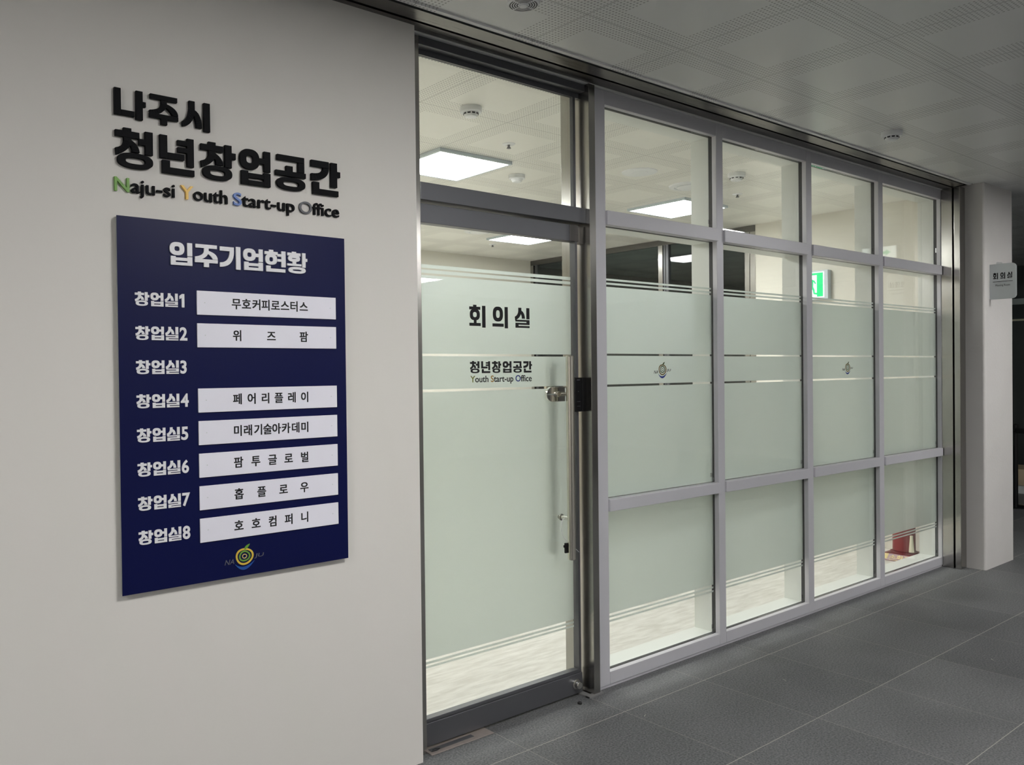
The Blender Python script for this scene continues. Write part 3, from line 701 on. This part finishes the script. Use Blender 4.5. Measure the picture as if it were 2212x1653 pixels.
def sprinkler(x, y, label):
    t = empty('sprinkler', (x, y, CZ)); tag(t, label, 'sprinkler', 'ceiling sprinklers')
    MB().lathe([(0, CZ-.0005), (.040, CZ-.0005), (.038, CZ-.004), (.022, CZ-.010), (.018, CZ-.006), (0, CZ-.006)], (x, y, 0), 'z', 28).build('escutcheon', MT['plastic'], t, smooth=True)
    MB().lathe([(0, CZ-.006), (.008, CZ-.006), (.006, CZ-.018), (.010, CZ-.020), (.010, CZ-.024), (.014, CZ-.026), (.014, CZ-.028), (0, CZ-.028)], (x, y, 0), 'z', 20).build('head', MT['rail'], t, smooth=True)
sprinkler(1.497, 1.077, 'small white sprinkler seen through the glass above the door')
sprinkler(3.944, 1.091, 'small white sprinkler below the detector in the second top pane')
sprinkler(4.032, 4.211, 'small dark sprinkler far back, seen through the top of the door glass')
# corridor speaker with ring grille
t = empty('ceiling_speaker', (.236, -.432, CZ)); tag(t, 'round white slotted ceiling unit cut by the top edge of the photo', 'ceiling speaker')
MB().lathe([(0, CZ-.0005), (.062, CZ-.0005), (.060, CZ-.008), (.054, CZ-.012), (0, CZ-.012)], (.236, -.432, 0), 'z', 40).build('body', MT['plastic'], t, smooth=True)
for rr in (.022, .031, .040, .049):
    mb = MB(); n = 40
    for k in range(n):
        if k % 10 == 0: continue
        a0, a1 = 2*math.pi*k/n, 2*math.pi*(k+1)/n
        v = [mb.bm.verts.new((.236+q*math.cos(a_), -.432+q*math.sin(a_), CZ-.0123)) for q, a_ in ((rr, a0), (rr+.0045, a0), (rr+.0045, a1), (rr, a1))]; mb.bm.faces.new(v)
    mb.build('slot_ring', MT['slit'], t)
MB().lathe([(0, CZ-.012), (.018, CZ-.012), (.015, CZ-.018), (0, CZ-.019)], (.236, -.432, 0), 'z', 24).build('cap', MT['plastic'], t, smooth=True)
# round air fittings inside the room
t = empty('round_air_vent', (2.72, 1.07, CZ)); tag(t, 'flat round white disc on the room ceiling in the first top pane', 'air vent')
MB().lathe([(0, CZ-.0005), (.125, CZ-.0005), (.122, CZ-.006), (.118, CZ-.007), (0, CZ-.007)], (2.72, 1.07, 0), 'z', 48).build('plate', MT['plastic'], t, smooth=True)
MB().lathe([(0, CZ-.007), (.060, CZ-.007), (.058, CZ-.009), (0, CZ-.009)], (2.72, 1.07, 0), 'z', 40).build('centre', MT['plastic'], t, smooth=True)
def diffuser(x, y, label):
    t = empty('ring_diffuser', (x, y, CZ)); tag(t, label, 'air diffuser', 'round ring diffusers')
    n = 48; mb = MB()
    mb.lathe([(.110, CZ-.0005), (.150, CZ-.0005), (.146, CZ-.010), (.112, CZ-.014), (.108, CZ-.006)], (x, y, 0), 'z', n); mb.build('outer_ring', MT['plastic'], t, smooth=True)
    MB().lathe([(0, CZ-.001), (.109, CZ-.001), (.109, CZ-.003), (0, CZ-.003)], (x, y, 0), 'z', n).build('throat', MT['rail'], t)
    MB().lathe([(0, CZ-.004), (.090, CZ-.010), (.092, CZ-.016), (.084, CZ-.019), (0, CZ-.019)], (x, y, 0), 'z', n).build('disc', MT['plastic'], t, smooth=True)
diffuser(3.375, 1.135, 'round ring diffuser beside the lit panel in the first top pane')
diffuser(3.36, 3.62, 'round ring diffuser peeping below the door top rail')
# long slot diffuser above the transom
t = empty('slot_diffuser', (1.62, 2.36, CZ)); tag(t, 'long pale slot diffuser behind the lit panel above the door', 'air diffuser')
MB().box(1.30, 2.18, 2.27, 2.40, CZ-.012, CZ-.0005).build('body', MT['plastic'], t, .002)
MB().box(1.33, 2.15, 2.375, 2.388, CZ-.0128, CZ-.012).build('slot', MT['slit'], t)

# ================================================================== SIGNS, EXTINGUISHER, STANCHION
# blade sign on the pilaster: two rounded plates folded from one bracket
bs = empty('blade_sign', (5.23, -.27, 2.07)); tag(bs, 'grey meeting room blade sign projecting from the white pilaster', 'sign')
def blade(x, t_):
    """plate in the y-z plane, free end rounded"""
    mb = MB(); yA, yB, zA, zB, R = -.268, -.446, 2.072, 2.340, .030
    L = [(yA, zA), (yA, zB)]+[(yB+R-R*math.sin(a), zB-R+R*math.cos(a)) for a in (math.pi/2*i/8 for i in range(9))]+[(yB+R-R*math.cos(a), zA+R-R*math.sin(a)) for a in (math.pi/2*i/8 for i in range(9))]
    lo = [mb.bm.verts.new((x, p[0], p[1])) for p in L]; hi = [mb.bm.verts.new((x+t_, p[0], p[1])) for p in L]
    mb.bm.faces.new(lo); mb.bm.faces.new(hi)
    for i in range(len(L)): mb.bm.faces.new((lo[i], lo[(i+1) % len(L)], hi[(i+1) % len(L)], hi[i]))
    return mb
pl1 = blade(5.222, .004).build('front_plate', MT['signgrey'], bs)
blade(5.236, .004).build('back_plate', MT['signgrey'], bs)
MB().box(5.226, 5.236, -.440, -.268, 2.10, 2.31).build('core', MT['rail'], bs)
def on_x(mb, xf, xb):
    """turn a shape drawn in x-z onto a plane facing -x: drawn x runs along -y"""
    for v in mb.bm.verts: v.co = Vector((xf if abs(v.co.y-0) < 1e-6 else xb, -v.co.x, v.co.z))
    return mb
mb = MB()
for c, a_ in (('회', .292), ('의', .341), ('실', .388)): glyph(c).mesh(mb, a_, 2.226, .033, .046, 0, 1)
on_x(mb, 5.2212, 5.2219).build('room_name', MT['vinylblack'], pl1)
mb = MB().box(.290, .424, 0, 1, 2.203, 2.2065); on_x(mb, 5.2212, 5.2219).build('rule', MT['vinylblack'], pl1)
vs, fs = text_mesh('Meeting Room', 1, .0); mb = add_flat(MB(), vs, fs, fit(vs, .308, .406, 2.165, 2.184), 0, 1)
on_x(mb, 5.2212, 5.2219).build('english_name', MT['grey'], pl1)
pt = MB().prism([(.310, 2.341), (.313, 2.356), (.348, 2.352), (.352, 2.341)], 0, 1); on_x(pt, 5.232, 5.2335)
pt.build('paper_tab', MT['plastic'], bs)
# exit sign on the room's right wall
ex = empty('exit_sign', (5.31, 1.23, 2.18)); tag(ex, 'lit green and white running man exit sign on the cream wall', 'exit sign')
MB().box(5.282, 5.3395, 1.055, 1.400, 2.185, 2.445).build('housing', MT['lightframe'], ex, .003)
MB().box(5.280, 5.2818, 1.090, 1.392, 2.200, 2.430).build('face', MT['exitwhite'], ex)
mb = MB().box(-1.386, -1.100, 0, 1, 2.208, 2.424); on_x(mb, 5.2790, 5.2799).build('green_field', MT['exitgreen'], ex)
mb = MB().box(-1.330, -1.158, 0, 1, 2.208, 2.404); on_x(mb, 5.2780, 5.2789).build('doorway', MT['exitwhite'], ex)
mb = MB(); OX = .045
mb.loop2(*shape_ring(-1.262+OX, 2.380, .015, .015, .0145, wob=0), 0, 1)
def limb(P, w):
    L, R_ = [], []
    for i, p in enumerate(P):
        a_ = P[max(i-1, 0)]; b_ = P[min(i+1, len(P)-1)]; dx, dz = b_[0]-a_[0], b_[1]-a_[1]; l = math.hypot(dx, dz)
        L.append((p[0]-dz/l*w+OX, p[1]+dx/l*w)); R_.append((p[0]+dz/l*w+OX, p[1]-dx/l*w))
    mb.strip(L, R_, 0, 1)
limb([(-1.258, 2.362), (-1.250, 2.340), (-1.252, 2.300)], .015); limb([(-1.256, 2.358), (-1.230, 2.352), (-1.214, 2.326)], .007); limb([(-1.260, 2.358), (-1.290, 2.345), (-1.300, 2.320)], .007)
limb([(-1.250, 2.305), (-1.232, 2.270), (-1.228, 2.240), (-1.186, 2.232)], .009); limb([(-1.254, 2.305), (-1.272, 2.268), (-1.310, 2.250)], .010)
on_x(mb, 5.2770, 5.2779).build('running_figure', MT['exitgreen'], ex)
# second exit sign hung in the corridor (seen mirrored in the last top pane)
e2 = empty('exit_sign', (7.0, -1.33, 2.83)); tag(e2, 'hanging exit sign with green arrow, mirrored in the last top pane', 'exit sign')
MB().box(7.0, 7.05, -1.52, -1.15, 2.700, 2.835).build('housing', MT['plastic'], e2)
MB().box(6.997, 6.9998, -1.51, -1.16, 2.708, 2.828).build('face', MT['exitwhite'], e2)
mb = MB().prism([(1.215, 2.768), (1.265, 2.80), (1.265, 2.78), (1.33, 2.78), (1.33, 2.755), (1.265, 2.755), (1.265, 2.735)], 0, 1); on_x(mb, 6.9955, 6.9969).build('arrow', MT['exitgreen'], e2)
MB().box(7.02, 7.03, -1.34, -1.33, 2.835, CZ-.0005).build('hanger', MT['plastic'], e2)

# fire extinguisher on its stand
FX, FY = 5.065, .312
st = empty('extinguisher_stand', (FX, FY, .004)); tag(st, 'dark red floor stand with pale lettering inside the last lower pane', 'extinguisher stand')
mb = MB()
for x0_, x1_, y0_, y1_, z0_, z1_, sl in ((FX-.165, FX+.125, FY-.125, FY+.125, .004, .058, .05),):
    v = [mb.bm.verts.new(p) for p in ((x0_,y0_,z0_),(x1_,y0_,z0_),(x1_,y1_,z0_),(x0_,y1_,z0_),(x0_+sl,y0_+.012,z1_),(x1_-.01,y0_+.012,z1_),(x1_-.01,y1_-.012,z1_),(x0_+sl,y1_-.012,z1_))]
    for q in ((0,3,2,1),(4,5,6,7),(0,1,5,4),(1,2,6,5),(2,3,7,6),(3,0,4,7)): mb.bm.faces.new([v[i] for i in q])
mb.build('base', MT['redplastic'], st, .006)
MB().lathe([(0, .0585), (.104, .0585), (.102, .066), (.094, .070), (0, .070)], (FX, FY, 0), 'z', 40).build('collar', MT['redplastic'], st, smooth=True)
# lettering on the sloping front
def on_slope(mb):
    for v in mb.bm.verts:
        k = v.co.z; lift = .0008 if v.co.y < .5 else 0
        v.co = Vector((FX-.165+k*.05-lift, -v.co.x, .004+k*.054+lift))
    return mb
vs, fs = text_mesh('소화기', 1, .02); mb = add_flat(MB(), vs, fs, fit(vs, -FY-.055, -FY+.105, .28, .82), 0, 1); on_slope(mb).build('lettering', MT['gold'], st)
mb = MB().box(-FY-.050, -FY+.100, 0, 1, .14, .19); on_slope(mb).build('rule', MT['gold'], st)
mb = MB().box(-FY-.112, -FY-.066, 0, 1, .22, .90); on_slope(mb).build('badge', MT['gold'], st)
fe = empty('fire_extinguisher', (FX, FY, .071)); tag(fe, 'red fire extinguisher standing behind the last lower pane', 'fire extinguisher')
MB().lathe([(0, .0705), (.080, .0705), (.084, .076), (.084, .232), (.086, .236), (.086, .240), (.084, .244), (.084, .40), (.078, .43), (.055, .455), (.028, .468), (.022, .49), (0, .49)], (FX, FY, 0), 'z', 48).build('cylinder', MT['red'], fe, smooth=True)
MB().lathe([(0, .49), (.020, .49), (.020, .52), (.013, .53), (0, .53)], (FX, FY, 0), 'z', 24).build('valve', MT['chrome'], fe, smooth=True)
MB().box(FX-.09, FX+.03, FY-.010, FY+.010, .522, .530).box(FX-.095, FX+.02, FY-.010, FY+.010, .548, .556).build('lever', MT['blackplastic'], fe, .002)
hx, hy = FX-.062, FY-.086
MB().tube([(FX, FY-.018, .51), (FX-.01, FY-.06, .515), (hx, hy, .47), (hx, hy, .36), (hx, hy, .21)], .012, 14).build('hose', MT['rubber'], fe, smooth=True)
MB().lathe([(0, .210), (.012, .210), (.012, .190), (.018, .120), (.0205, .078), (.014, .076), (0, .090)], (hx, hy, 0), 'z', 24).build('nozzle', MT['cream'], fe, smooth=True)

# cable lock hanging on the lower handle mount
ck = empty('cable_lock', (.86, -.02, .74)); tag(ck, 'thin clear cable loop with a small black lock hung on the door handle', 'cable lock')
MB().tube([(.872, .006, .872), (.845, -.004, .868), (.832, -.008, .845), (.832, -.010, .815), (.842, -.012, .785), (.862, -.012, .768), (.870, -.010, .762)], .0016, 8).build('cable', MT['plastic'], ck, smooth=True)
MB().box(.856, .872, -.012, -.001, .708, .756).box(.848, .856, -.010, -.003, .735, .748).build('lock_body', MT['blackplastic'], ck, .003)
MB().tube([(.872, .000, .760), (.9, .02, .752), (.93, .026, .735), (.985, .026, .690)], .0012, 6).build('cable_tail', MT['plastic'], ck)

# floor plate below the door hinge, stop pin and lint
fp = empty('floor_plate', (.22, 0, 0)); tag(fp, 'worn steel hinge plate in the floor under the door corner', 'floor plate')
MB().box(.060, .392, -.028, .060, 0, .0035).build('plate', MT['plateworn'], fp, .001)
MB().box(.075, .30, -.004, .020, .0035, .0050).build('cover_seam', MT['rail'], fp)
MB().tube([(.075, -.006, .006), (.10, -.012, .008), (.118, -.004, .007), (.100, .006, .006), (.085, .004, .006)], .0015, 6).build('wire_end', MT['rubber'], fp)
tag(MB().lathe([(0, 0), (.010, 0), (.011, .006), (.007, .010), (0, .010)], (.905, -.045, 0), 'z', 14).build('rubber_stop', MT['rubber'], smooth=True), 'small black rubber bit on the tiles before the door', 'door stop')
for x, y, a, lab in ((1.03, -.33, .4, 'pale lint fleck on the dark tile near the steel post'), (1.90, -.50, 1.2, 'pale lint fleck on the tiles before the first pane'), (3.0, -1.05, .8, 'pale lint fleck on the tiles in front of the last panes')):
    c_, s_ = math.cos(a), math.sin(a)
    tag(MB().tube([(x-.012*c_, y-.012*s_, .0012), (x, y+.003, .002), (x+.012*c_, y+.012*s_, .0012)], .0010, 6).build('lint_fleck', MT['lint']), lab, 'lint', 'flecks on the floor')

# far end of the lobby
struct(MB().box(11.4, 11.6, -.6, 5.4, 0, CZ).build('wall_far', MT['darkwall']))
struct(MB().box(11.4, 11.6, -9.2, -.6, 0, CZ).build('wall_end', MT['lobbywall']))
struct(MB().box(5.4, 11.6, 5.4, 5.5, 0, CZ).build('wall_lobby_back', MT['darkwall']))
tw = empty('trim_3', (11.38, 1.5, 2.1)); struct(tw, 'pale transom strips on the dark far wall')
MB().box(11.37, 11.40, -.6, 5.4, 2.42, 2.50).build('grey_strip', MT['signgrey'], tw); MB().box(11.37, 11.40, -.6, 5.4, 2.19, 2.215).build('pale_strip', MT['cream'], tw)
sn = empty('barrier_post', (8.56, .655, 0)); tag(sn, 'black belt barrier post standing beyond the pilaster', 'barrier post')
MB().lathe([(0, 0), (.16, 0), (.16, .012), (.13, .022), (.03, .030), (0, .030)], (8.56, .655, 0), 'z', 36).build('base', MT['blackplastic'], sn, smooth=True)
MB().lathe([(0, .03), (.028, .03), (.028, .84), (.032, .845), (.032, .91), (.02, .92), (0, .92)], (8.56, .655, 0), 'z', 24).build('pole', MT['blackplastic'], sn, smooth=True)
MB().box(8.50, 8.512, -.9, .63, .82, .875).build('belt', MT['blackplastic'], sn)
bn = empty('low_bench', (10.0, .9, 0)); tag(bn, 'low pale wooden bench on a white base beyond the pilaster', 'bench')
MB().box(9.7, 10.2, -.2, 2.2, .0, .10).build('base', MT['plastic'], bn); MB().box(9.68, 10.22, -.2, 2.2, .10, .30).build('top', MT['wood'], bn, .005)
